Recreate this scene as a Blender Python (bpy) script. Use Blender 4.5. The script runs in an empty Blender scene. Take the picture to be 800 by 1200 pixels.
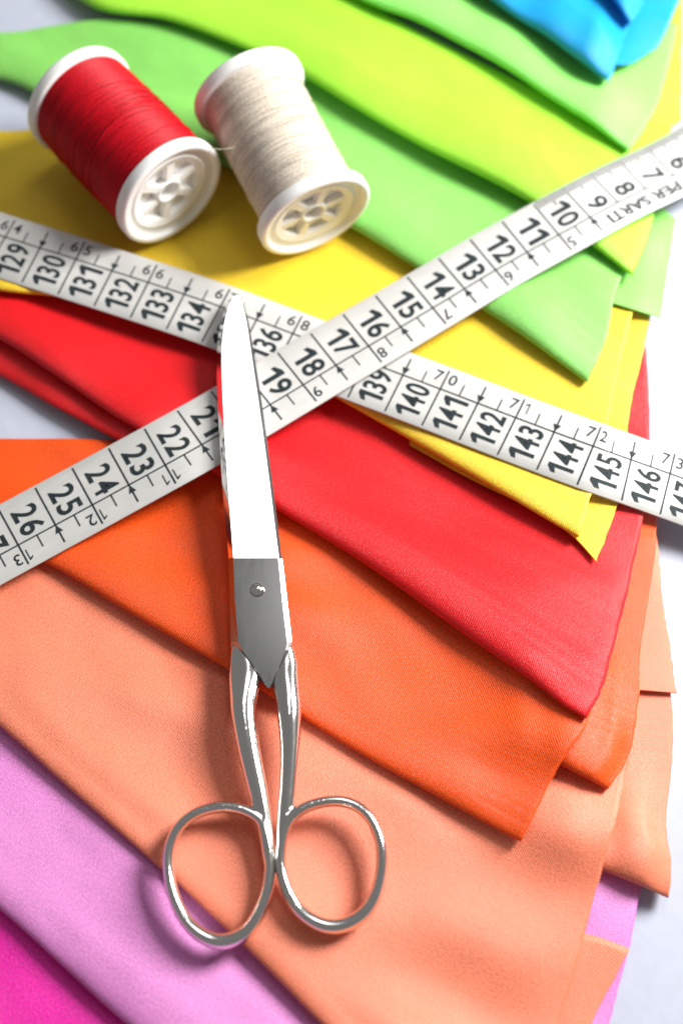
import bpy, bmesh, math, random
import numpy as np
from mathutils import Vector, Matrix

random.seed(7)
S = bpy.context.scene
COL = S.collection

# ------------------------------------------------------------------ camera
FPX, W_PX, H_PX = 1600.0, 800.0, 1200.0          # focal length in photo pixels
ELEV, DIST = math.radians(65), 0.322
TARGET = np.array([0.0, 0.0, 0.010])
CAM = TARGET + DIST*np.array([0, -math.cos(ELEV), math.sin(ELEV)])
FWD = np.array([0, math.cos(ELEV), -math.sin(ELEV)])
UPV = np.array([0, math.sin(ELEV), math.cos(ELEV)])
RGT = np.array([1.0, 0, 0])
cd = bpy.data.cameras.new('camera')
cam = bpy.data.objects.new('camera', cd); COL.objects.link(cam)
cam.matrix_world = Matrix(((RGT[0], UPV[0], -FWD[0], CAM[0]), (RGT[1], UPV[1], -FWD[1], CAM[1]),
                           (RGT[2], UPV[2], -FWD[2], CAM[2]), (0, 0, 0, 1)))
cd.sensor_fit = 'VERTICAL'; cd.sensor_height = 36.0; cd.lens = FPX/H_PX*36
cd.clip_start = 0.01; cd.clip_end = 50
cd.dof.use_dof = True; cd.dof.focus_distance = 0.310; cd.dof.aperture_fstop = 7.2
S.camera = cam

# ------------------------------------------------------------------ light
world = bpy.data.worlds.new('World'); S.world = world; world.use_nodes = True
bg = world.node_tree.nodes['Background']
bg.inputs[0].default_value = (1.0, 0.985, 0.97, 1); bg.inputs[1].default_value = 0.19

# where a blade tilted a few degrees to the right mirrors the camera
_n = np.array([0.125, -0.03, 1.0]); _n /= np.linalg.norm(_n)
_b = np.array([-0.022, 0.02, 0.012]); _v = CAM-_b; _v /= np.linalg.norm(_v)
SOFT = tuple(_b+0.70*(2*np.dot(_n, _v)*_n-_v))
def area(name, loc, aim, sx, sy, power, col):
    l = bpy.data.lights.new(name, 'AREA'); l.shape = 'RECTANGLE'; l.size = sx; l.size_y = sy
    l.energy = power; l.color = col
    o = bpy.data.objects.new(name, l); COL.objects.link(o)
    o.location = loc
    o.rotation_euler = (Vector(aim)-Vector(loc)).to_track_quat('-Z', 'Y').to_euler()
    return o
area('window_light', (0.335, 0.17, 0.305), (0, 0, 0.01), 0.18, 0.21, 5.5, (1.0, 0.985, 0.96))
area('softbox', SOFT, (-0.02, 0.02, 0.01), 0.17, 0.36, 0.7, (1.0, 1.0, 1.0))
('softbox', SOFT, (-0.02, 0.02, 0.01), 0.17, 0.36, 0.40, (1.0, 1.0, 1.0))

S.view_settings.view_transform = 'Standard'; S.view_settings.look = 'None'
S.view_settings.exposure = 0.0; S.view_settings.gamma = 1.0
S.view_settings.use_curve_mapping = False
S.render.engine = 'CYCLES'

# ------------------------------------------------------------------ helpers
def ray(px, py):
    d = FWD + RGT*((px-W_PX/2)/FPX) - UPV*((py-H_PX/2)/FPX)
    return d
def at(px, py, z):
    """point of the table-top plan at height z"""
    d = ray(px, py); t = (z-CAM[2])/d[2]
    return CAM + d*t

def spline(pts, n):
    """Catmull-Rom through pts, n samples evenly spaced along its length"""
    P = np.array(pts, float)
    if len(P) == 2:
        t = np.linspace(0, 1, n)[:, None]; return P[0]*(1-t)+P[1]*t
    Q = np.vstack([2*P[0]-P[1], P, 2*P[-1]-P[-2]])
    out = []
    for i in range(1, len(Q)-2):
        t = np.linspace(0, 1, 24, endpoint=False)[:, None]
        p0, p1, p2, p3 = Q[i-1], Q[i], Q[i+1], Q[i+2]
        out.append(0.5*((2*p1)+(-p0+p2)*t+(2*p0-5*p1+4*p2-p3)*t**2+(-p0+3*p1-3*p2+p3)*t**3))
    out.append(P[-1:]); C = np.vstack(out)
    L = np.r_[0, np.cumsum(np.linalg.norm(np.diff(C, axis=0), axis=1))]
    s = np.linspace(0, L[-1], n)
    return np.stack([np.interp(s, L, C[:, k]) for k in range(C.shape[1])], 1)

# height of what already lies on the table, on a 1 mm grid
GX0, GY0, GC = -0.19, -0.22, 0.001
GNX, GNY = 380, 480
HF = np.zeros((GNX, GNY))
def blur(A, k):
    for ax in (0, 1):
        P = np.pad(A, [(k, k) if a == ax else (0, 0) for a in (0, 1)], mode='edge')
        c = np.cumsum(P, axis=ax)
        c = np.concatenate([np.zeros_like(np.take(c, [0], ax)), c], axis=ax)
        n = A.shape[ax]
        A = (np.take(c, range(2*k+1, 2*k+1+n), ax)-np.take(c, range(0, n), ax))/(2*k+1)
    return A
def envelope(k=5, it=14):
    E = HF.copy()
    for _ in range(it):
        E = np.maximum(HF, blur(E, k))
    return blur(np.maximum(E, HF), 2)
def sample(G, x, y):
    fx = np.clip((np.asarray(x)-GX0)/GC, 0, GNX-2.001); fy = np.clip((np.asarray(y)-GY0)/GC, 0, GNY-2.001)
    i = fx.astype(int); j = fy.astype(int); a = fx-i; b = fy-j
    return (G[i, j]*(1-a)*(1-b)+G[i+1, j]*a*(1-b)+G[i, j+1]*(1-a)*b+G[i+1, j+1]*a*b)
def splat(X, Y, Z):
    i = np.round((X.ravel()-GX0)/GC).astype(int); j = np.round((Y.ravel()-GY0)/GC).astype(int); z = Z.ravel()
    for a in (-1, 0, 1):
        for b in (-1, 0, 1):
            ii = i+a; jj = j+b
            ok = (ii >= 0) & (ii < GNX) & (jj >= 0) & (jj < GNY)
            np.maximum.at(HF, (ii[ok], jj[ok]), z[ok])

def mesh_obj(name, verts, faces, mat, parent=None, smooth=True, uvs=None):
    me = bpy.data.meshes.new(name)
    me.from_pydata([tuple(v) for v in verts], [], faces)
    if uvs is not None:
        uv = me.uv_layers.new(name='UVMap')
        li = np.zeros(len(me.loops), int); me.loops.foreach_get('vertex_index', li)
        uv.data.foreach_set('uv', np.asarray(uvs, float)[li].ravel())
    if smooth: me.polygons.foreach_set('use_smooth', [True]*len(me.polygons))
    me.materials.append(mat); me.update()
    o = bpy.data.objects.new(name, me); COL.objects.link(o)
    if parent: o.parent = parent
    return o
def grid_faces(n, m, off=0, wrap=False):
    F = []
    for i in range(n-1):
        for j in range(m if wrap else m-1):
            j2 = (j+1) % m
            F.append((off+i*m+j, off+(i+1)*m+j, off+(i+1)*m+j2, off+i*m+j2))
    return F
def thing(name, label, cat, group=None, loc=(0, 0, 0)):
    o = bpy.data.objects.new(name, None); COL.objects.link(o); o.empty_display_size = 0.01
    o.location = loc; o['label'] = label; o['category'] = cat
    if group: o['group'] = group
    return o

# ------------------------------------------------------------------ materials
def new_mat(name):
    m = bpy.data.materials.new(name); m.use_nodes = True
    nt = m.node_tree; b = nt.nodes['Principled BSDF']
    return m, nt, b
def N(nt, t, **kw):
    n = nt.nodes.new(t)
    for k, v in kw.items():
        if k in ('ins',):
            for a, c in v.items(): n.inputs[a].default_value = c
        else: setattr(n, k, v)
    return n
def fabric_mat(name, col, rough=0.42, sheen=0.08, spec=0.40, weave=1.0):
    m, nt, b = new_mat(name); L = nt.links.new
    uv = N(nt, 'ShaderNodeTexCoord')
    w1 = N(nt, 'ShaderNodeTexWave', bands_direction='DIAGONAL', ins={'Scale': 10.0, 'Distortion': 1.2, 'Detail': 1.0, 'Detail Scale': 3.0})
    L(uv.outputs['UV'], w1.inputs['Vector'])
    n1 = N(nt, 'ShaderNodeTexNoise', ins={'Scale': 19.0, 'Detail': 2.5, 'Roughness': 0.75})
    L(uv.outputs['UV'], n1.inputs['Vector'])
    n2 = N(nt, 'ShaderNodeTexNoise', ins={'Scale': 1.1, 'Detail': 3.0})
    L(uv.outputs['UV'], n2.inputs['Vector'])
    mx = N(nt, 'ShaderNodeMix', data_type='FLOAT', ins={0: 0.72})
    L(w1.outputs['Fac'], mx.inputs[2]); L(n1.outputs['Fac'], mx.inputs[3])
    # colour: threads a little darker in the gaps, faint broad variation
    hs = N(nt, 'ShaderNodeMapRange', ins={1: 0.30, 2: 0.70, 3: 1-0.42*weave, 4: 1+0.22*weave})
    L(mx.outputs[0], hs.inputs[0])
    br = N(nt, 'ShaderNodeMapRange', ins={1: 0.3, 2: 0.7, 3: 0.94, 4: 1.04})
    L(n2.outputs['Fac'], br.inputs[0])
    mm = N(nt, 'ShaderNodeMath', operation='MULTIPLY')
    L(hs.outputs[0], mm.inputs[0]); L(br.outputs[0], mm.inputs[1])
    vm = N(nt, 'ShaderNodeVectorMath', operation='SCALE'); vm.inputs[0].default_value = col
    L(mm.outputs[0], vm.inputs['Scale']); L(vm.outputs[0], b.inputs['Base Color'])
    rr = N(nt, 'ShaderNodeMapRange', ins={1: 0.3, 2: 0.7, 3: rough-0.06, 4: rough+0.08})
    L(n1.outputs['Fac'], rr.inputs[0]); L(rr.outputs[0], b.inputs['Roughness'])
    b.inputs['Specular IOR Level'].default_value = spec
    b.inputs['Sheen Weight'].default_value = sheen; b.inputs['Sheen Roughness'].default_value = 0.35
    b.inputs['Sheen Tint'].default_value = (*[0.5+0.5*c for c in col], 1)
    bp = N(nt, 'ShaderNodeBump', ins={'Strength': 1.0*weave, 'Distance': 0.00017})
    L(mx.outputs[0], bp.inputs['Height']); L(bp.outputs[0], b.inputs['Normal'])
    return m
def plain(name, col, rough=0.4, metal=0.0, bump=0.0, bscale=400.0, spec=0.5, var=0.05, sss=0.0):
    m, nt, b = new_mat(name); L = nt.links.new
    tc = N(nt, 'ShaderNodeTexCoord')
    n = N(nt, 'ShaderNodeTexNoise', ins={'Scale': bscale, 'Detail': 4.0}); L(tc.outputs['Object'], n.inputs['Vector'])
    r = N(nt, 'ShaderNodeMapRange', ins={1: 0.3, 2: 0.7, 3: 1-var, 4: 1+var}); L(n.outputs['Fac'], r.inputs[0])
    v = N(nt, 'ShaderNodeVectorMath', operation='SCALE'); v.inputs[0].default_value = col
    L(r.outputs[0], v.inputs['Scale']); L(v.outputs[0], b.inputs['Base Color'])
    q = N(nt, 'ShaderNodeMapRange', ins={1: 0.3, 2: 0.7, 3: rough*0.85, 4: rough*1.15}); L(n.outputs['Fac'], q.inputs[0])
    L(q.outputs[0], b.inputs['Roughness'])
    b.inputs['Metallic'].default_value = metal; b.inputs['Specular IOR Level'].default_value = spec
    if sss:
        b.inputs['Subsurface Weight'].default_value = sss; b.inputs['Subsurface Radius'].default_value = (1, 0.9, 0.8)
        b.inputs['Subsurface Scale'].default_value = 0.0015
    if bump:
        bp = N(nt, 'ShaderNodeBump', ins={'Strength': 0.5, 'Distance': bump}); L(n.outputs['Fac'], bp.inputs['Height'])
        L(bp.outputs[0], b.inputs['Normal'])
    return m

M_TABLE = plain('table_white', (0.47, 0.50, 0.60), 0.5, bump=0.00012, bscale=260, var=0.02)
M_MAG = fabric_mat('magenta_satin', (0.88, 0.012, 0.40))
M_VIO = fabric_mat('lilac_satin', (0.78, 0.25, 0.64), rough=0.46, spec=0.5)
M_SAL = fabric_mat('salmon_satin', (0.94, 0.245, 0.130), rough=0.45, spec=0.5)
M_ORA = fabric_mat('orange_satin', (0.90, 0.090, 0.005))
M_RED = fabric_mat('red_satin', (0.80, 0.009, 0.014))
M_YEL = fabric_mat('yellow_satin', (0.96, 0.66, 0.04))
M_GRN = fabric_mat('green_satin', (0.25, 0.65, 0.13))
M_LIM = fabric_mat('lime_satin', (0.40, 0.86, 0.05))
M_MIN = fabric_mat('mint_satin', (0.29, 0.86, 0.16))
M_BLU = fabric_mat('blue_satin', (0.008, 0.35, 0.74))

# ------------------------------------------------------------------ setting
tb = mesh_obj('table', [(-1.2, -1.2, 0), (1.2, -1.2, 0), (1.2, 1.2, 0), (-1.2, 1.2, 0)], [(0, 1, 2, 3)], M_TABLE, smooth=False)
tb['kind'] = 'structure'

# ------------------------------------------------------------------ cloth
def wrinkle(X, Y, seed, ang, lam):
    rs = np.random.RandomState(seed); out = np.zeros_like(X)
    ca, sa = math.cos(ang), math.sin(ang)
    A = X*ca+Y*sa; B = -X*sa+Y*ca
    for k in range(5):
        l = lam*rs.uniform(0.6, 1.6); la = l*rs.uniform(3, 7)
        out += np.sin(2*math.pi*(B/l+0.25*np.sin(2*math.pi*A/la+rs.uniform(0, 6)))+rs.uniform(0, 6))*np.cos(2*math.pi*A/la+rs.uniform(0, 6))*rs.uniform(0.4, 1)
    return out/2.5

def cloth(name, mat, L, U, right=None, r=0.0016, th=0.0022, plen=0.014, wr=0.0006, seed=1, lam=0.03,
          ang=None, parent=None, nu=170, nv=64, under=0.014, lift=0.0, env_k=5, taper=0.0):
    """a doubled sheet: rolled fold along L, both layers running back to U (hidden by the next cloth)"""
    roll = r > 0
    E0 = envelope(env_k)
    Lp, Up = spline(L, nu), spline(U, nu)
    def drop(P, add):
        z = np.full(len(P), 0.01)
        for _ in range(6):
            Q = np.array([at(p[0], p[1], zz) for p, zz in zip(P, z)])
            z = 0.5*z+0.5*(sample(E0, Q[:, 0], Q[:, 1])+add)
        return np.array([at(p[0], p[1], zz) for p, zz in zip(P, z)])[:, :2]
    E, F = drop(Lp, r if roll else th), drop(Up, th)
    D = F-E; LEN = np.maximum(np.linalg.norm(D, axis=1), 0.004)
    vs = np.linspace(0, 1, nv)
    offR = np.zeros((nv, 2))
    if right is not None:
        Rr = drop(spline(right, nv), th+r)
        offR = Rr-(E[-1]*(1-vs[:, None])+F[-1]*vs[:, None])
    offR = offR+np.random.RandomState(seed+90).normal(0, 0.00010, (nv, 2))
    u = np.linspace(0, 1, nu); w = np.clip((u-0.5)/0.5, 0, 1); w = w*w*(3-2*w)
    edge_n = np.random.RandomState(seed)
    rv = r*(1+0.14*np.sin(u*9+edge_n.uniform(0, 6))+0.08*np.sin(u*23+edge_n.uniform(0, 6)))
    tl = np.clip(u/taper, 0, 1) if taper else np.ones(nu)
    tl = np.maximum(tl*tl*(3-2*tl), 0.04); rv = rv*tl
    te = np.clip((u-0.86)/0.14, 0, 1); rv = rv*(1-0.5*te*te*(3-2*te))
    av = rv*3.4                                     # the roll is flattened: wider than it is tall
    rows = []; uvs = []
    al = np.r_[0, np.cumsum(np.linalg.norm(np.diff(E, axis=0), axis=1))]
    aa = ang if ang is not None else math.atan2(E[-1, 1]-E[0, 1], E[-1, 0]-E[0, 0])
    def row(d, zfun, arc):
        v = np.clip(d/LEN, -0.2, 1)
        off = np.stack([np.interp(np.clip(v, 0, 1), vs, offR[:, k]) for k in (0, 1)], 1)*w[:, None]
        XY = E+D*(d/LEN)[:, None]+off
        z = zfun(XY[:, 0], XY[:, 1])
        rows.append(np.column_stack([XY, z])); uvs.append(np.column_stack([al*100, np.broadcast_to(arc, al.shape)*100]))
    top0 = 0
    if roll:
        dun = np.minimum(under, LEN*0.6)
        for k in range(5):
            f = k/5.0
            d = dun*(1-f)+av*f
            row(d, lambda x, y: sample(E0, x, y)+0.0003, -d)
        for k in range(0, 11):
            a = -math.pi/2+math.pi*k/11
            d = av-av*math.cos(a)
            q = np.linspace(a, math.pi/2, 24)[:, None]
            f2 = np.sqrt((av[None]*np.sin(q))**2+(rv[None]*np.cos(q))**2)
            arc = av-((f2[1:]+f2[:-1])/2).sum(0)*(math.pi/2-a)/23
            row(d, lambda x, y, a=a: sample(E0, x, y)+0.0003+rv+rv*math.sin(a), arc)
        top0 = len(rows)
    for k in range(nv):
        f = (k/(nv-1))**1.35
        d = (av if roll else 0*LEN)*(1-f)+LEN*f
        def zt(x, y, d=d):
            base = sample(E0, x, y)
            if roll:
                g = np.exp(-((d-av)/plen)**2)
                t = th*tl+(2*rv+0.0003-th*tl)*g
            else:
                t = th*tl
            s = np.clip((d-av)/0.008, 0, 1); s = s*s*(3-2*s)
            q = wr*wrinkle(x, y, seed, aa, lam)*s + lift*np.clip((u-0.8)/0.2, 0, 1)**2
            return np.maximum(base+t+q, base+0.0005)
        row(d, zt, d)
    V = np.concatenate(rows); UV = np.concatenate(uvs)
    o = mesh_obj(name, V, grid_faces(len(rows), nu), mat, parent, True, UV)
    sm = o.modifiers.new('cloth_thickness', 'SOLIDIFY'); sm.thickness = 0.00022; sm.offset = 0
    T = np.array(rows[top0:])
    splat(T[:, :, 0], T[:, :, 1], T[:, :, 2])
    if roll:
        T = np.array(rows[5:top0]); splat(T[:, :, 0], T[:, :, 1], T[:, :, 2])
    return o

G = 'folded fabrics fanned out on the table'
def fabric(label):
    return thing('folded_fabric', label, 'fabric', G)

# magenta (lowest)
t = fabric('hot pink magenta folded fabric, lowest of the fan, below the lilac one')
cloth('fold', M_MAG, [(-200, 1150), (0, 1330), (200, 1500)], [(-200, 900), (100, 1030), (420, 1300)], parent=t, seed=2, th=0.0026, wr=0.0008)
# lilac
t = fabric('lilac satin folded fabric between the magenta and the salmon ones')
cloth('fold', M_VIO, [(-140, 950), (0, 1065), (70, 1128), (155, 1205), (300, 1320), (480, 1420), (660, 1440)],
      [(-140, 720), (100, 800), (350, 900), (600, 980), (768, 1000)],
      right=[(660, 1440), (715, 1200), (737, 1115), (752, 1040), (768, 1000)], parent=t, seed=3, th=0.0028, r=0.0016, plen=0.013, wr=0.0012)
# salmon
t = fabric('salmon pink satin folded fabric lying under the scissors finger rings')
cloth('loose_corner', M_SAL, [(470, 1330), (570, 1330), (640, 1300)], [(600, 1075), (690, 1095), (737, 1112)], parent=t, r=0, th=0.0006, wr=0.0003, seed=5, nu=60, nv=40)
cloth('lower_fold', M_SAL, [(560, 950), (640, 992), (715, 1022), (786, 1049)], [(560, 700), (640, 660), (766, 640)],
      right=[(786, 1049), (788, 1010), (782, 965), (790, 880), (788, 800), (775, 700), (766, 640)], parent=t, taper=0.5, seed=6, r=0.0025, plen=0.012, nu=90)
cloth('back_layer', M_SAL, [(620, 800), (700, 805), (792, 813)], [(620, 620), (700, 610), (770, 630)],
      right=[(792, 813), (786, 770), (776, 700), (770, 630)], parent=t, taper=0.5, r=0, th=0.0012, wr=0.0003, seed=8, nu=70, nv=40)
cloth('fold', M_SAL, [(-140, 735), (0, 850), (80, 922), (200, 1028), (300, 1122), (375, 1198), (470, 1290), (600, 1345)],
      [(-140, 600), (60, 610), (270, 660), (600, 760), (752, 800)],
      right=[(600, 1345), (655, 1200), (700, 1040), (722, 960), (742, 868), (752, 800)], parent=t, seed=11, th=0.0019, r=0.0013, plen=0.016, wr=0.0015, lam=0.036)
# orange
t = fabric('bright orange satin folded fabric between the salmon and the red ones')
cloth('lower_fold', M_ORA, [(540, 835), (600, 868), (660, 898), (714, 921)], [(540, 600), (690, 575), (775, 570)],
      right=[(714, 921), (738, 882), (749, 820), (753, 750), (767, 660), (775, 570)], parent=t, taper=0.5, seed=12, r=0.0022, nu=100)
cloth('fold', M_ORA, [(-130, 618), (0, 640), (62, 664), (150, 716), (270, 786), (400, 868), (500, 924), (612, 983)],
      [(-130, 512), (0, 514), (125, 516), (250, 520), (450, 590), (725, 690)],
      right=[(612, 983), (640, 925), (665, 880), (690, 840), (725, 690)], parent=t, seed=13, th=0.0020, r=0.0014, plen=0.012, wr=0.0007)
# red
t = fabric('bright red satin folded fabric between the orange and the yellow ones')
cloth('lower_fold', M_RED, [(-130, 375), (0, 440), (60, 474), (115, 503), (200, 552)], [(-130, 335), (0, 350), (120, 370), (300, 440)], parent=t, taper=0.5, seed=15, r=0.0018, nu=90)
cloth('fold', M_RED, [(-130, 330), (0, 398), (60, 436), (140, 490), (240, 548), (330, 600), (420, 655), (540, 738), (620, 791), (662, 822), (688, 837)],
      [(-130, 270), (0, 338), (60, 325), (200, 330), (450, 350), (757, 380)],
      right=[(688, 837), (701, 816), (714, 778), (736, 690), (755, 600), (763, 500), (757, 380)], parent=t, seed=16, r=0.0022, plen=0.012, wr=0.0006)
# yellow
t = fabric('yellow satin folded fabric under both thread spools')
cloth('lower_layer', M_YEL, [(480, 520), (560, 565), (630, 600), (670, 628), (698, 658)], [(480, 300), (650, 290), (775, 290)],
      right=[(698, 658), (713, 620), (731, 560), (737, 480), (756, 400), (775, 290)], parent=t, taper=0.5, r=0, th=0.0010, wr=0.0003, seed=17, nu=110)
cloth('fold', M_YEL, [(-130, 315), (0, 340), (80, 350), (200, 378), (330, 430), (400, 468), (480, 512), (560, 556), (620, 590), (680, 624)],
      [(-130, 148), (0, 153), (50, 152), (150, 160), (300, 180), (450, 220), (762, 280)],
      right=[(680, 624), (693, 578), (716, 480), (738, 380), (762, 280)], parent=t, seed=18, r=0.0019, plen=0.010, wr=0.0006)
# green
t = fabric('mid green satin folded fabric between the yellow and the lime ones')
cloth('lower_layer', M_GRN, [(620, 330), (700, 350), (773, 373)], [(620, 220), (730, 215), (791, 258)], parent=t, taper=0.5, r=0, th=0.001, wr=0.0005, seed=19, nu=80, nv=40)
cloth('fold', M_GRN, [(-110, 75), (0, 92), (60, 116), (150, 150), (250, 190), (340, 230), (415, 268), (480, 306), (590, 372), (690, 439)],
      [(-110, 50), (0, 44), (60, 32), (130, 24), (230, 30), (380, 40), (600, 120), (757, 230)],
      right=[(690, 439), (712, 390), (722, 340), (741, 290), (757, 230)], parent=t, seed=20, r=0.0028, plen=0.011, wr=0.0009)
# lime
t = fabric('acid lime yellow-green folded fabric between the mid green and the pale green ones')
cloth('back_layer', M_LIM, [(640, 150), (740, 168), (798, 142)], [(640, 20), (720, -10), (800, -10)], parent=t, taper=0.5, r=0, th=0.001, wr=0.0004, seed=21, nu=80, nv=40)
cloth('fold', M_LIM, [(40, -45), (110, 8), (200, 24), (300, 60), (360, 91), (420, 128), (500, 173), (610, 228), (690, 276), (743, 313)],
      [(40, -80), (300, -60), (500, 40), (680, 120), (790, 140)],
      right=[(743, 313), (761, 270), (771, 230), (790, 140)], parent=t, seed=22, r=0.0030, plen=0.012, wr=0.0008)
# pale green
t = fabric('pale mint green folded fabric between the lime and the blue ones')
cloth('fold', M_MIN, [(330, -55), (430, 0), (500, 30), (600, 84), (680, 130), (738, 166)], [(330, -120), (560, -70), (700, 10), (796, 20)],
      right=[(738, 166), (764, 130), (780, 90), (796, 20)], parent=t, seed=23, r=0.0030, plen=0.012, wr=0.0006, nu=120)
# blue (topmost)
t = fabric('sky blue folded fabric, topmost of the fan, on the pale green one')
cloth('lower_layer', M_BLU, [(600, -20), (660, 30), (722, 74), (768, 54)], [(640, -120), (730, -120), (815, -60)],
      right=[(768, 56), (780, 34), (792, 5), (815, -60)], parent=t, taper=0.5, r=0, th=0.0025, wr=0.0003, seed=26, nu=90, nv=40)
cloth('fold', M_BLU, [(470, -75), (530, -32), (580, 2), (640, 39), (690, 71), (714, 84)], [(470, -150), (620, -130), (760, -70)],
      right=[(714, 84), (724, 62), (733, 36), (745, 0), (760, -70)], parent=t, seed=24, lam=0.05, r=0.0036, plen=0.010, wr=0.0, nu=110)
cloth('upper_fold', M_BLU, [(600, -100), (680, -45), (715, -10), (740, 18)], [(660, -170), (740, -150), (800, -100)],
      right=[(740, 18), (760, -15), (800, -100)], parent=t, seed=25, r=0.0026, plen=0.008, wr=0.0003, nu=90)

# ------------------------------------------------------------------ text outlines
_gl = {}
def glyphs(txt, bold=0.0):
    """flat outline of a word: vertices (x from 0, baseline 0), faces, width, height"""
    key = (txt, bold)
    if txt == '1':                                  # a stem with a slanted flag
        k = 0.17 if bold > 0.01 else 0.11; a = 0.42-k
        v = np.array([(a, 0), (0.42, 0), (0.42, 0.72), (a, 0.72), (a, 0.72), (0.0, 0.585), (0.0, 0.585-k*0.75), (a, 0.72-k*1.15)])
        return v, [(0, 1, 2, 3), (4, 5, 6, 7)], 0.42, 0.72
    if key in _gl: return _gl[key]
    cu = bpy.data.curves.new('print', 'FONT'); cu.body = txt; cu.size = 1.0; cu.offset = bold; cu.resolution_u = 5
    ob = bpy.data.objects.new('print', cu); COL.objects.link(ob)
    dg = bpy.context.evaluated_depsgraph_get(); ev = ob.evaluated_get(dg); me = ev.to_mesh()
    v = np.array([p.co[:2] for p in me.vertices]); f = [tuple(p.vertices) for p in me.polygons]
    ev.to_mesh_clear(); bpy.data.objects.remove(ob); bpy.data.curves.remove(cu)
    v -= v.min(axis=0)
    _gl[key] = (v, f, v[:, 0].max(), v[:, 1].max())
    return _gl[key]

# ------------------------------------------------------------------ measuring tapes
def tape_material():
    m, nt, b = new_mat('tape_vinyl'); L = nt.links.new
    uv = N(nt, 'ShaderNodeTexCoord')
    mp = N(nt, 'ShaderNodeMapping'); mp.inputs['Scale'].default_value = (0.5, 9.0, 1); L(uv.outputs['UV'], mp.inputs['Vector'])
    n = N(nt, 'ShaderNodeTexNoise', ins={'Scale': 3.0, 'Detail': 3.0}); L(mp.outputs[0], n.inputs['Vector'])
    n2 = N(nt, 'ShaderNodeTexNoise', ins={'Scale': 1.3, 'Detail': 4.0}); L(uv.outputs['UV'], n2.inputs['Vector'])
    a = N(nt, 'ShaderNodeMath', operation='ADD'); L(n.outputs['Fac'], a.inputs[0]); L(n2.outputs['Fac'], a.inputs[1])
    r = N(nt, 'ShaderNodeMapRange', ins={1: 0.7, 2: 1.3, 3: 0.90, 4: 1.05}); L(a.outputs[0], r.inputs[0])
    v = N(nt, 'ShaderNodeVectorMath', operation='SCALE'); v.inputs[0].default_value = (0.53, 0.525, 0.505)
    L(r.outputs[0], v.inputs['Scale']); L(v.outputs[0], b.inputs['Base Color'])
    b.inputs['Roughness'].default_value = 0.42
    bp = N(nt, 'ShaderNodeBump', ins={'Strength': 0.4, 'Distance': 0.00012}); L(n.outputs['Fac'], bp.inputs['Height'])
    L(bp.outputs[0], b.inputs['Normal'])
    return m
M_TAPE = tape_material()
M_INK = plain('black_print', (0.022, 0.030, 0.034), 0.6, spec=0.12, var=0.25, bscale=900)

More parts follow.
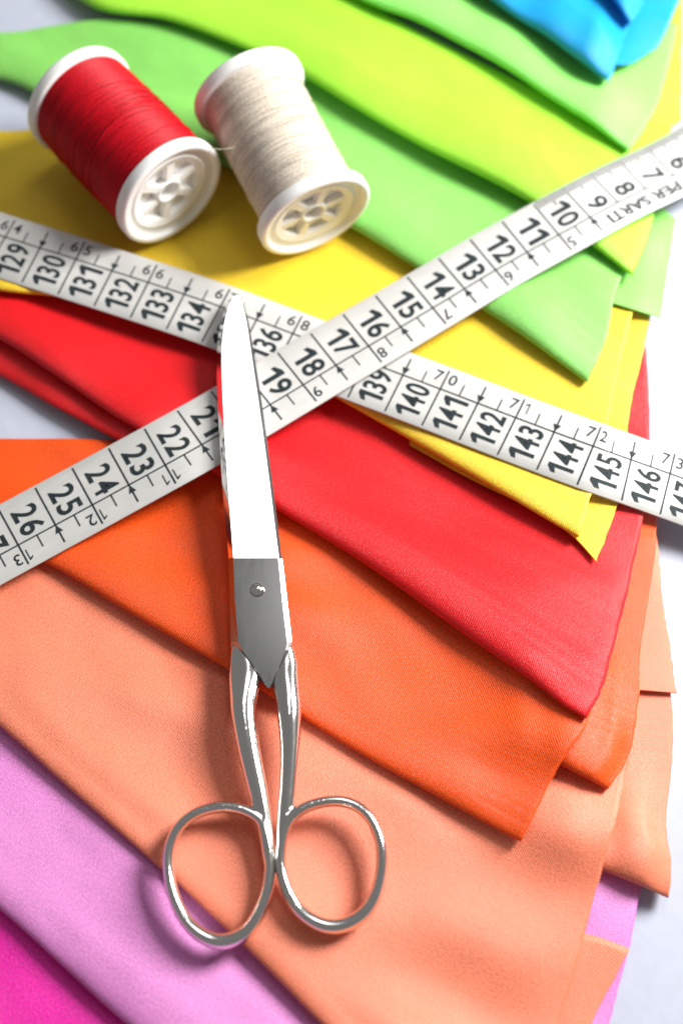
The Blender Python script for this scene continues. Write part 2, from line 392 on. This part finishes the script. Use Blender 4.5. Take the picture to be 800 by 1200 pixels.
def tape(label, path_px, s_ref, px_ref, s0, s1, unit, flip, words=None, bridge=60):
    """path_px runs in the direction of increasing numbers; s_ref is the number at px_ref"""
    hw = 0.0095
    E0 = envelope(6, 20)
    n = 260
    P = spline(path_px, n); z = np.full(n, 0.012)
    for _ in range(5):
        Q = np.array([at(p[0], p[1], zz) for p, zz in zip(P, z)])
        T = np.gradient(Q[:, :2], axis=0); T /= np.linalg.norm(T, axis=1)[:, None]
        Nn = np.stack([-T[:, 1], T[:, 0]], 1)
        zz = np.max([sample(E0, Q[:, 0]+Nn[:, 0]*k*hw, Q[:, 1]+Nn[:, 1]*k*hw) for k in (-1, -0.6, -0.2, 0.2, 0.6, 1)], axis=0)+0.0004
        e = zz.copy()
        for _k in range(bridge):                       # the strip is stiff: bridge the hollows
            a = np.convolve(np.pad(e, 6, mode='edge'), np.ones(13)/13, 'valid'); e = np.maximum(zz, a)
        e = np.convolve(np.pad(e, 8, mode='edge'), np.ones(17)/17, 'valid')
        z = np.maximum(e, zz)
        z = np.convolve(np.pad(z, 3, mode='edge'), np.ones(7)/7, 'valid')
    C = np.array([at(p[0], p[1], q) for p, q in zip(P, z)])
    arc = np.r_[0, np.cumsum(np.linalg.norm(np.diff(C, axis=0), axis=1))]
    i_ref = np.argmin(np.linalg.norm(P-np.array(px_ref), axis=1))
    S_ = s_ref+(arc-arc[i_ref])/unit                # printed number along the strip
    T = np.gradient(C, axis=0); T /= np.linalg.norm(T, axis=1)[:, None]
    Wd = np.cross(np.tile([0, 0, 1.0], (n, 1)), T); Wd /= np.linalg.norm(Wd, axis=1)[:, None]
    NN = np.cross(T, Wd)
    def surf(s, w, h):
        s = np.asarray(s, float); w = np.asarray(w, float)
        c = np.stack([np.interp(s, S_, C[:, k]) for k in range(3)], -1)
        wd = np.stack([np.interp(s, S_, Wd[:, k]) for k in range(3)], -1)
        nn = np.stack([np.interp(s, S_, NN[:, k]) for k in range(3)], -1)
        return c+wd*w[..., None]+nn*h
    root = thing('measuring_tape', label, 'measuring tape', 'tailor measuring tapes crossing under the scissors', loc=tuple(C[n//2]))
    o0 = C[n//2]
    # strip
    ss = np.linspace(S_[0], S_[-1], 400)
    prof = [(-hw, 0), (-hw+0.0002, 0.0002), (-hw*0.5, 0.0002), (0, 0.0002), (hw*0.5, 0.0002), (hw-0.0002, 0.0002), (hw, 0), (hw-0.0002, -0.0002), (0, -0.0002), (-hw+0.0002, -0.0002)]
    V = np.stack([surf(ss, np.full_like(ss, w), h) for w, h in prof], 1).reshape(-1, 3)-o0
    UV = np.stack([np.stack([ss, np.full_like(ss, w*100)], 1) for w, h in prof], 1).reshape(-1, 2)
    mesh_obj('strip', V, grid_faces(len(ss), len(prof), wrap=True), M_TAPE, root, True, UV)
    # print, in (number, w) coordinates
    h = 0.00027
    wl = 0.0026                                     # the long rule
    def add_quad(buf, sa, sb, wa, wb):
        k = max(1, int(abs(sb-sa)/0.15)); base = len(buf[0])
        for q in range(k+1):
            s = sa+(sb-sa)*q/k
            buf[0].append((s, wa)); buf[0].append((s, wb))
        for q in range(k): buf[1].append((base+2*q, base+2*q+2, base+2*q+3, base+2*q+1))
    def add_poly(buf, v, f):
        bm = bmesh.new()
        vs = [bm.verts.new((p[0], p[1], 0)) for p in v]
        for q in f:
            try: bm.faces.new([vs[i] for i in q])
            except ValueError: pass
        x0, x1 = v[:, 0].min(), v[:, 0].max(); st = 0.12
        x = math.ceil(x0/st)*st
        while x < x1:
            bmesh.ops.bisect_plane(bm, geom=bm.verts[:]+bm.edges[:]+bm.faces[:], plane_co=(x, 0, 0), plane_no=(1, 0, 0)); x += st
        bm.verts.index_update(); base = len(buf[0])
        for p in bm.verts: buf[0].append((p.co.x, p.co.y))
        for q in bm.faces: buf[1].append(tuple(base+p.index for p in q.verts))
        bm.free()
    lines, nums = ([], []), ([], [])
    lw = 0.021                                      # half line width, cm
    add_quad(lines, s0, s1, wl-0.00019, wl+0.00019)
    for k in range(math.ceil(s0), math.floor(s1)+1):
        add_quad(lines, k-lw, k+lw, -hw+0.0008, wl)
        ok_strip = words is None or k >= 9
        if ok_strip:
            if k % 2 == 0:
                add_quad(lines, k-lw, k+lw, wl, hw-0.0012)
                tx = str(k//2); ah = 0.0030
                for j, ch in enumerate(tx):
                    v, f, w_, h_ = glyphs(ch, 0.008)
                    v = v*np.array([0.20/max(w_, 0.45) if ch != '1' else 0.26, ah/h_])
                    cw = v[:, 0].max()
                    if len(tx) == 2: xs = k-0.08-cw if j == 0 else k+0.09
                    else: xs = k-0.08-cw
                    add_poly(nums, v+np.array([xs, wl+0.0020]), f)
            else:                                   # arrow whose point touches the rule
                add_quad(lines, k-lw, k+lw, wl, hw-0.0018)
                b = len(lines[0]); lines[0].extend([(k, wl+0.0001), (k+0.10, wl+0.0022), (k-0.10, wl+0.0022)]); lines[1].append((b, b+1, b+2))
            add_quad(lines, k+0.5-lw*0.8, k+0.5+lw*0.8, wl+0.0001, wl+0.0034)
        # the large number, read across the strip, its top towards the lower numbers
        tx = str(k); parts = [glyphs(c, 0.020) for c in tx]
        gh = 0.63; total = 0.0094 if len(tx) == 3 else (0.0074 if len(tx) == 2 else 0.0036)
        gw = [p[2]  for p, c in zip(parts, tx)]; gap = 0.11
        sc = total/(sum(gw)+gap*(len(tx)-1)); xw = wl-0.0010-total
        for (v, f, w_, h_), g in zip(parts, gw):
            q = np.stack([k-0.5+gh/2-v[:, 1]*gh/h_, xw+v[:, 0]*sc], 1)
            add_poly(nums, q, f); xw += (g+gap)*sc
    if words:
        txt, sa, sb = words
        v, f, w_, h_ = glyphs(txt, 0.028)
        add_poly(nums, v*np.array([(sb-sa)/w_, 0.0034/h_])+np.array([sa, wl+0.0016]), f)
        for q in range(int(s0*10)+1, 100):          # millimetre ticks along the other edge
            s = q/10.0
            add_quad(lines, s-0.018, s+0.018, -hw+0.0003, -hw+(0.0042 if q % 5 == 0 else 0.0028))
    for nm, buf in (('printed_rules', lines), ('printed_numbers', nums)):
        a = np.array(buf[0]); V = surf(a[:, 0], a[:, 1], h)-o0
        mesh_obj(nm, V, buf[1], M_INK, root, False)
    a = np.linspace(S_[0], S_[-1], 700)
    for w in np.linspace(-hw, hw, 15):
        q = surf(a, np.full_like(a, w), 0.0003); splat(q[:, 0], q[:, 1], q[:, 2])
    return root

tape('white measuring tape numbered 129 to 147, crossing under the other tape',
     [(-60, 268), (0, 287), (120, 325), (250, 368), (380, 417), (500, 462), (650, 519), (800, 573), (870, 600)],
     129.5, (64, 306), 127.5, 148.4, 0.01, False)
tape('white measuring tape numbered 6 to 27, lying over the other tape',
     [(880, 140), (800, 189), (720, 228), (650, 266), (580, 305), (500, 353), (380, 424), (250, 501), (120, 573), (0, 638), (-70, 676)],
     24.5, (83, 594), 3.4, 28.2, 0.00985, True, words=('CENTIMETRI PER SARTI', 2.6, 8.62))

# ------------------------------------------------------------------ thread spools
M_PLASTIC = plain('white_plastic', (0.86, 0.86, 0.84), 0.35, var=0.015, bscale=120, sss=0.25)
def thread_mat(name, col, spec=0.18):
    m, nt, b = new_mat(name); L = nt.links.new
    tc = N(nt, 'ShaderNodeTexCoord')
    mp = N(nt, 'ShaderNodeMapping'); mp.inputs['Scale'].default_value = (1500, 70, 70); L(tc.outputs['Object'], mp.inputs['Vector'])
    n = N(nt, 'ShaderNodeTexNoise', ins={'Scale': 1.0, 'Detail': 3.0}); L(mp.outputs[0], n.inputs['Vector'])
    n2 = N(nt, 'ShaderNodeTexNoise', ins={'Scale': 2600.0, 'Detail': 2.0}); L(tc.outputs['Object'], n2.inputs['Vector'])
    a = N(nt, 'ShaderNodeMath', operation='ADD'); L(n.outputs['Fac'], a.inputs[0]); L(n2.outputs['Fac'], a.inputs[1])
    r = N(nt, 'ShaderNodeMapRange', ins={1: 0.7, 2: 1.3, 3: 0.50, 4: 1.22}); L(a.outputs[0], r.inputs[0])
    v = N(nt, 'ShaderNodeVectorMath', operation='SCALE'); v.inputs[0].default_value = col
    L(r.outputs[0], v.inputs['Scale']); L(v.outputs[0], b.inputs['Base Color'])
    b.inputs['Roughness'].default_value = 0.42; b.inputs['Specular IOR Level'].default_value = spec
    b.inputs['Sheen Weight'].default_value = 0.0
    bp = N(nt, 'ShaderNodeBump', ins={'Strength': 0.6, 'Distance': 0.0001}); L(n2.outputs['Fac'], bp.inputs['Height'])
    L(bp.outputs[0], b.inputs['Normal'])
    return m
def lathe(prof, seg=96):
    """prof: (x along the axis, radius)"""
    V = []; 
    for x, r in prof:
        for k in range(seg):
            a = 2*math.pi*k/seg; V.append((x, r*math.cos(a), r*math.sin(a)))
    return V, grid_faces(len(prof), seg, wrap=True)
def tube_pts(P, rad, seg=6):
    P = np.array(P, float); n = len(P)
    T = np.gradient(P, axis=0); T /= np.linalg.norm(T, axis=1)[:, None]
    ref = np.array([0.31, 0.52, 0.79]); A = np.cross(T, ref); A /= np.linalg.norm(A, axis=1)[:, None]; B = np.cross(T, A)
    rad = np.broadcast_to(rad, (n,))
    V = []
    for i in range(n):
        for k in range(seg):
            a = 2*math.pi*k/seg; V.append(P[i]+rad[i]*(A[i]*math.cos(a)+B[i]*math.sin(a)))
    return V, grid_faces(n, seg, wrap=True)

def spool(label, pf, pb, R, body, mat, seed, tail=None):
    """pf / pb: plan points under the front and back flange centres"""
    rs = np.random.RandomState(seed)
    zc = [0.02+R, 0.02+R]
    for _ in range(6):
        F, B = at(*pf, zc[0]), at(*pb, zc[1])
        ax = F-B; Lh = np.linalg.norm(ax); ax /= Lh
        side = np.array([-ax[1], ax[0], 0]); side /= np.linalg.norm(side)
        nz = []
        for C, sg in ((F, -1), (B, 1)):
            hs = []
            for q in (0.0005, 0.002, 0.004):
                for k in np.linspace(-0.9, 0.9, 19):
                    p = C+ax*sg*q+side*k*R
                    hs.append(float(sample(HF, p[0], p[1]))+R*math.sqrt(1-k*k))
            nz.append(max(hs)+0.0001)
        zc = [0.5*a+0.5*b for a, b in zip(zc, nz)]
    F, B = at(*pf, zc[0]), at(*pb, zc[1]); ax = F-B; Lh = np.linalg.norm(ax); ax /= Lh
    X = Vector(ax); Y = Vector((0, 0, 1)).cross(X).normalized(); Z = X.cross(Y)
    mid = (F+B)/2
    root = thing('thread_spool', label, 'thread spool', 'spools of sewing thread on the yellow fabric')
    root.matrix_world = Matrix(((X.x, Y.x, Z.x, mid[0]), (X.y, Y.y, Z.y, mid[1]), (X.z, Y.z, Z.z, mid[2]), (0, 0, 0, 1)))
    hl = Lh/2; ft = 0.0035
    for sg in (1, -1):
        e = hl
        prof = [(e-ft, 0.30*R), (e-ft, R-0.0006), (e-ft+0.0002, R-0.0002), (e-ft+0.0007, R), (e-0.0007, R), (e-0.0002, R-0.0002), (e, R-0.0008),
                (e, 0.89*R), (e-0.0002, 0.88*R), (e-0.0013, 0.865*R), (e-0.0015, 0.85*R), (e-0.0015, 0.73*R), (e-0.0013, 0.725*R), (e-0.0012, 0.71*R), (e-0.0013, 0.69*R),
                (e-0.0016, 0.66*R), (e-0.0017, 0.60*R), (e-0.0019, 0.58*R), (e-0.0038, 0.55*R), (e-0.0040, 0.0005)]
        V, Fc = lathe([(sg*x, r) for x, r in prof])
        fl = mesh_obj('flange', V, Fc, M_PLASTIC, root)
        prof = [(e-0.0041, 0.245*R), (e-0.0018, 0.235*R), (e-0.0015, 0.22*R), (e-0.0015, 0.185*R), (e-0.0018, 0.17*R), (e-0.0040, 0.16*R)]
        V, Fc = lathe([(sg*x, r) for x, r in prof], 40); mesh_obj('hub', V, Fc, M_PLASTIC, fl)
        for k in range(6):
            a = math.pi/3*k+0.35+seed; ca, sa = math.cos(a), math.sin(a); hw = 0.055*R
            V = []
            for x in (e-0.0041, e-0.0018):
                for rr, ww in ((0.18*R, -1), (0.585*R, -1), (0.585*R, 1), (0.18*R, 1)):
                    w2 = hw*(1.25 if x < e-0.004 else 0.9)*(1.5 if rr > 0.3*R else 1)
                    V.append((sg*x, rr*ca-ww*w2*sa, rr*sa+ww*w2*ca))
            mesh_obj('spoke', V, [(4, 5, 6, 7), (0, 1, 5, 4), (1, 2, 6, 5), (2, 3, 7, 6), (3, 0, 4, 7)], M_PLASTIC, fl, False)
    # wound thread: one continuous helix of ridges
    x0, x1 = -hl+ft-0.0002, hl-ft+0.0002
    pitch = 0.00034; nx = int((x1-x0)/pitch*6); seg = 120
    xs = np.linspace(x0, x1, nx); th = np.arange(seg)*2*math.pi/seg
    XX, TT = np.meshgrid(xs, th, indexing='ij')
    f = (XX-x0)/(x1-x0)
    r0 = np.interp(f, [q[0] for q in body], [q[1] for q in body])*R
    ridge = np.abs(np.sin(math.pi*(XX/pitch-TT/(2*math.pi)+0.35*np.sin(XX*900+seed))))
    wav = np.interp(XX, np.linspace(x0, x1, 60), rs.uniform(-1, 1, 60))*0.00006
    RR = r0+0.00017*(ridge-1)+wav
    V = np.stack([XX, RR*np.cos(TT), RR*np.sin(TT)], -1).reshape(-1, 3)
    tr = mesh_obj('wound_thread', V, grid_faces(nx, seg, wrap=True), mat, root)
    for k in range(15):                              # stray turns that cross the others
        a0 = rs.uniform(0, 6.28); f0 = rs.uniform(0.05, 0.75); df = rs.uniform(0.08, 0.24)*(1 if k % 3 else -1); turns = rs.uniform(0.5, 1.0)
        q = np.linspace(0, 1, 60); ff = np.clip(f0+df*q, 0.02, 0.98)
        rr = np.interp(ff, [w[0] for w in body], [w[1] for w in body])*R+0.00008
        aa = a0+q*turns*6.28; xx = x0+ff*(x1-x0)
        V, Fc = tube_pts(np.stack([xx, rr*np.cos(aa), rr*np.sin(aa)], 1), 0.00011)
        mesh_obj('stray_strand', V, Fc, mat, tr)
    if tail:                                        # a loose end sticking out sideways
        inv = root.matrix_world.inverted(); P = [inv @ Vector(at(px, py, mid[2]+dz)) for px, py, dz in tail]
        V, Fc = tube_pts(spline([tuple(p) for p in P], 16), 0.00013); mesh_obj('loose_end', V, Fc, mat, root)
    return root, mid, ax
M_TRED = thread_mat('red_thread', (0.52, 0.003, 0.012))
M_TCRM = thread_mat('cream_thread', (0.70, 0.62, 0.52))
R = 0.0156
spool('spool of red thread with white plastic ends lying beside the cream one', (203, 229), (90, 113), R,
      [(0, 0.93), (0.1, 0.95), (0.5, 0.955), (0.9, 0.95), (1, 0.94)], M_TRED, 1)
sr = spool('spool of cream thread with white plastic ends lying beside the red one', (371, 256), (289, 103), R*0.98,
      [(0, 0.88), (0.12, 0.87), (0.5, 0.85), (0.9, 0.85), (1, 0.86)], M_TCRM, 4, tail=[(282, 170, 0.006), (268, 174, 0.007), (256, 175, 0.0065), (246, 173, 0.0055)])

# ------------------------------------------------------------------ scissors
def metal(name, col, rough, bump=0.0):
    m, nt, b = new_mat(name); L = nt.links.new
    tc = N(nt, 'ShaderNodeTexCoord')
    mp = N(nt, 'ShaderNodeMapping'); mp.inputs['Scale'].default_value = (900, 120, 300); L(tc.outputs['Object'], mp.inputs['Vector'])
    n = N(nt, 'ShaderNodeTexNoise', ins={'Scale': 1.0, 'Detail': 4.0}); L(mp.outputs[0], n.inputs['Vector'])
    r = N(nt, 'ShaderNodeMapRange', ins={1: 0.3, 2: 0.75, 3: rough*0.88, 4: rough*1.15}); L(n.outputs['Fac'], r.inputs[0])
    L(r.outputs[0], b.inputs['Roughness'])
    b.inputs['Base Color'].default_value = (*col, 1); b.inputs['Metallic'].default_value = 1
    if bump:
        bp = N(nt, 'ShaderNodeBump', ins={'Strength': 0.3, 'Distance': bump}); L(n.outputs['Fac'], bp.inputs['Height']); L(bp.outputs[0], b.inputs['Normal'])
    return m
M_STEEL = metal('polished_steel', (0.82, 0.81, 0.80), 0.05)
M_FLAT = metal('ground_steel', (0.27, 0.268, 0.26), 0.20)
M_CHROME = metal('plated_handle', (0.84, 0.82, 0.79), 0.12)

# resting plane z = za + zb * y through the highest things under tip and rings
def scissor_plane():
    pts = [(262, 400), (300, 440), (275, 470), (300, 480), (320, 520), (290, 560), (300, 620), (300, 700), (310, 780), (290, 850), (340, 850), (320, 950), (205, 1000), (205, 1060), (257, 1100), (310, 1060), (340, 1050), (391, 1095), (445, 1020), (391, 942), (257, 948), (276, 350)]
    q = []
    for p in pts:
        z = 0.012
        for _ in range(6):
            w = at(p[0], p[1], z); i = int((w[0]-GX0)/GC); j = int((w[1]-GY0)/GC); z = float(HF[i-2:i+3, j-2:j+3].max())
        q.append((w[1], z))
    q = np.array(q); best = None
    for sl in np.linspace(-0.05, 0.15, 81):
        a = (q[:, 1]-sl*q[:, 0]).max(); cost = (a+sl*q[:, 0]-q[:, 1]).sum()
        if best is None or cost < best[0]: best = (cost, a, sl)
    global QQ; QQ = q
    return best[1], best[2]
ZA, ZB = scissor_plane()
print('scissor plane', ZA, ZB, [(round(x*1000),round(y*1000,1)) for x,y in QQ])
EY = np.array([0, 1, ZB])/math.sqrt(1+ZB*ZB); EN = np.array([0, -ZB, 1])/math.sqrt(1+ZB*ZB)
def sc_world(px, py, h=0.003):
    d = ray(px, py); o = np.array([0, 0, ZA])+EN*h
    t = np.dot(o-CAM, EN)/np.dot(d, EN)
    return CAM+d*t
O_S = sc_world(301, 691, 0.0)
def sp(px, py, h=0.003):
    p = sc_world(px, py, h)-O_S
    return p[0], float(np.dot(p, EY))
root = thing('scissors', 'closed silver steel scissors with oval finger rings lying across the tapes', 'scissors')
root.matrix_world = Matrix(((1, 0, 0, O_S[0]), (0, EY[1], EN[1], O_S[1]), (0, EY[2], EN[2], O_S[2]), (0, 0, 0, 1)))

def loft(name, rows, mat, parent, sharp=True):
    """rows of (py, [(px, h), ...]) closed round the section"""
    V = []; m = len(rows[0][1])
    for py, sec in rows:
        for px, h in sec: 
            x, y = sp(px, py, max(h, 0)); V.append((x, y, h))
    F = grid_faces(len(rows), m, wrap=True)
    F.append(tuple(range(m))[::-1]); F.append(tuple((len(rows)-1)*m+k for k in range(m)))
    o = mesh_obj(name, V, F, mat, parent, False)
    bm = bmesh.new(); bm.from_mesh(o.data); bmesh.ops.recalc_face_normals(bm, faces=bm.faces[:]); bm.to_mesh(o.data); bm.free()
    return o
mm = 0.001
# upper blade: bevelled back on the left, polished ground face sloping to the cutting edge on the right
BL = [(346.5, 275.5, 276.5, 279, 280), (350, 271.5, 273.5, 281, 282.5), (357, 266.5, 269.5, 283.5, 285.5), (368, 262, 266, 286.5, 289), (385, 257.5, 262.5, 289.7, 292.7), (420, 254, 260, 295, 298.5),
      (480, 255.5, 262, 304, 308), (560, 260, 266.5, 315, 318.5), (620, 265, 271, 322.5, 326), (654, 268, 273.5, 327, 330)]
BLd = spline(BL, 300); rows = []
for py in np.r_[np.array([346.5, 348.5, 350, 353, 357, 362, 368]), np.linspace(376, 654, 60)]:
    a = [np.interp(py, BLd[:, 0], BLd[:, k]) for k in (1, 2, 3, 4)]
    g = min(1, (py-345)/40.0)
    k = 0.55+0.45*g
    hl_ = 3.7*mm-0.125*(a[1]-262)/5050; hr = 3.7*mm-0.125*(a[2]-262)/5050
    rows.append((py, [(a[0], 1.9*mm*k), (a[1], hl_), (a[2], hr), (a[3], hr-0.5*mm), (a[3]-1, 0.6*mm), (a[0]+1, 0.6*mm)]))
blade = loft('upper_blade', rows, M_STEEL, root)
RI = [(654.6, 268, 273.5, 326, 330.5), (657, 268, 273.5, 326.5, 331), (700, 269, 275, 330.5, 336), (752, 270.5, 279, 336.5, 342), (762, 276, 284, 334, 339), (780, 291, 297, 327.5, 331.5), (806, 311.5, 313, 316, 317.5)]
rows = []
for py, a, b, c, d in RI:
    rows.append((py, [(a, 1.2*mm), (b, 3.35*mm), (c, 3.35*mm), (d, 2.9*mm), (d, 0.5*mm), (a, 0.5*mm)]))
loft('blade_shoulder', rows, M_FLAT, blade)
# lower blade, showing as a sliver beside the upper one
rows = []
for py in np.linspace(352, 760, 30):
    a = np.interp(py, [352, 368, 420, 480, 560, 654, 760], [271, 263, 255, 256, 260.5, 268.5, 271]); b = np.interp(py, [352, 368, 420, 560, 654, 760], [281, 288, 298.5, 318.5, 331, 342])
    rows.append((py, [(a-0.5, 0.2*mm), (a+1, 0.75*mm), (b-2, 0.75*mm), (b-1, 0.1*mm)]))
loft('lower_blade', rows, M_STEEL, root)
# rivet
x, y = sp(301.5, 691.5, 3.3*mm)
V, Fc = lathe([(3.2*mm, 1.66*mm), (3.45*mm, 1.64*mm), (3.8*mm, 1.45*mm), (4.1*mm, 1.1*mm), (4.3*mm, 0.6*mm), (4.36*mm, 0.01*mm)], 40)
mesh_obj('rivet', [(x+p[1], y+p[2], p[0]) for p in V], Fc, M_CHROME, root)
# handles
def zo(x, y): return (150+x/2.2857, 700+y/2.2857)
RING_L = [(362, 610), (345, 588), (300, 567), (245, 562), (180, 580), (132, 622), (109, 690), (116, 775), (147, 852), (197, 905), (258, 922), (320, 893), (362, 820), (379, 740), (376, 665)]
RING_R = [(413, 650), (428, 605), (465, 568), (520, 549), (572, 547), (622, 566), (660, 612), (680, 685), (670, 775), (635, 842), (580, 877), (520, 878), (462, 842), (426, 785), (409, 715)]
SH_L = [(284, 757, 26, 1.0), (286, 775, 33, 1.2), (287, 795, 36, 1.7), (286, 815, 32, 2.1), (285.5, 835, 28.5, 2.3), (291, 875, 25.5), (300.5, 919, 22.5), (306, 945, 20), (312, 980, 16), (315, 1012, 12)]
SH_R = [(334, 757, 19, 1.0), (333.5, 775, 29, 1.2), (333.5, 795, 31, 1.7), (336.5, 815, 29, 2.1), (338.5, 835, 27.5, 2.3), (339.5, 875, 22), (337.5, 919, 19), (335, 945, 18), (330.5, 980, 13), (329, 1012, 11)]
def sweep(P, rh, rv, closed=False, seg=20):
    """flat path P (x, y, z), horizontal and vertical radii"""
    n = len(P)
    if closed: T = np.roll(P, -1, 0)-np.roll(P, 1, 0)
    else: T = np.gradient(P, axis=0)
    T /= np.linalg.norm(T, axis=1)[:, None]
    A = np.cross(T, [0, 0, 1.0]); A /= np.linalg.norm(A, axis=1)[:, None]
    V = []
    for i in range(n):
        for k in range(seg):
            a = 2*math.pi*k/seg; V.append(P[i]+A[i]*rh[i]*math.cos(a)+np.array([0, 0, 1.0])*rv[i]*math.sin(a))
    F = []
    for i in range(n if closed else n-1):
        for k in range(seg):
            i2 = (i+1) % n; k2 = (k+1) % seg
            F.append((i*seg+k, i2*seg+k, i2*seg+k2, i*seg+k2))
    if not closed: F.append(tuple(range(seg))[::-1]); F.append(tuple((n-1)*seg+k for k in range(seg)))
    return V, F
def handle(ring, shank):
    PXM = 5050.0
    rp = [zo(*p) for p in ring]
    rp3 = np.array([(*sp(p[0], p[1], 2.2*mm), 2.3*mm) for p in rp])
    C = spline(np.vstack([rp3, rp3[:1]]), 161)[:-1]
    for _ in range(3): C = 0.5*C+0.25*(np.roll(C, 1, 0)+np.roll(C, -1, 0))
    ymin, ymax = C[:, 1].min(), C[:, 1].max(); low = np.clip((ymax-C[:, 1])/(ymax-ymin), 0, 1)
    V, F = sweep(C, (1.24+0.40*low**3)*mm, (1.9+0.25*low)*mm, True)
    s = np.array([p if len(p) == 4 else (*p, 2.3) for p in shank], float)
    s = spline(s, 60)
    P = np.array([(*sp(a, b, q*mm), q*mm) for a, b, w, q in s])
    rh = 1.01*s[:, 2]/2/PXM; rvv = np.minimum(np.clip(rh*0.95, 1.7*mm, 2.5*mm), (1.5+(s[:, 3]-1.0)*0.85)*mm)
    V2, F2 = sweep(P, rh, rvv)
    off = len(V)
    o = mesh_obj('handle', V+V2, F+[tuple(i+off for i in f) for f in F2], M_CHROME, root)
    bm = bmesh.new(); bm.from_mesh(o.data); bmesh.ops.recalc_face_normals(bm, faces=bm.faces[:]); bm.to_mesh(o.data); bm.free()
    rm = o.modifiers.new('merge', 'REMESH'); rm.mode = 'VOXEL'; rm.voxel_size = 0.0002; rm.use_smooth_shade = True
    so = o.modifiers.new('smooth', 'SMOOTH'); so.factor = 0.5; so.iterations = 40
    return o
handle(RING_L, SH_L); handle(RING_R, SH_R)
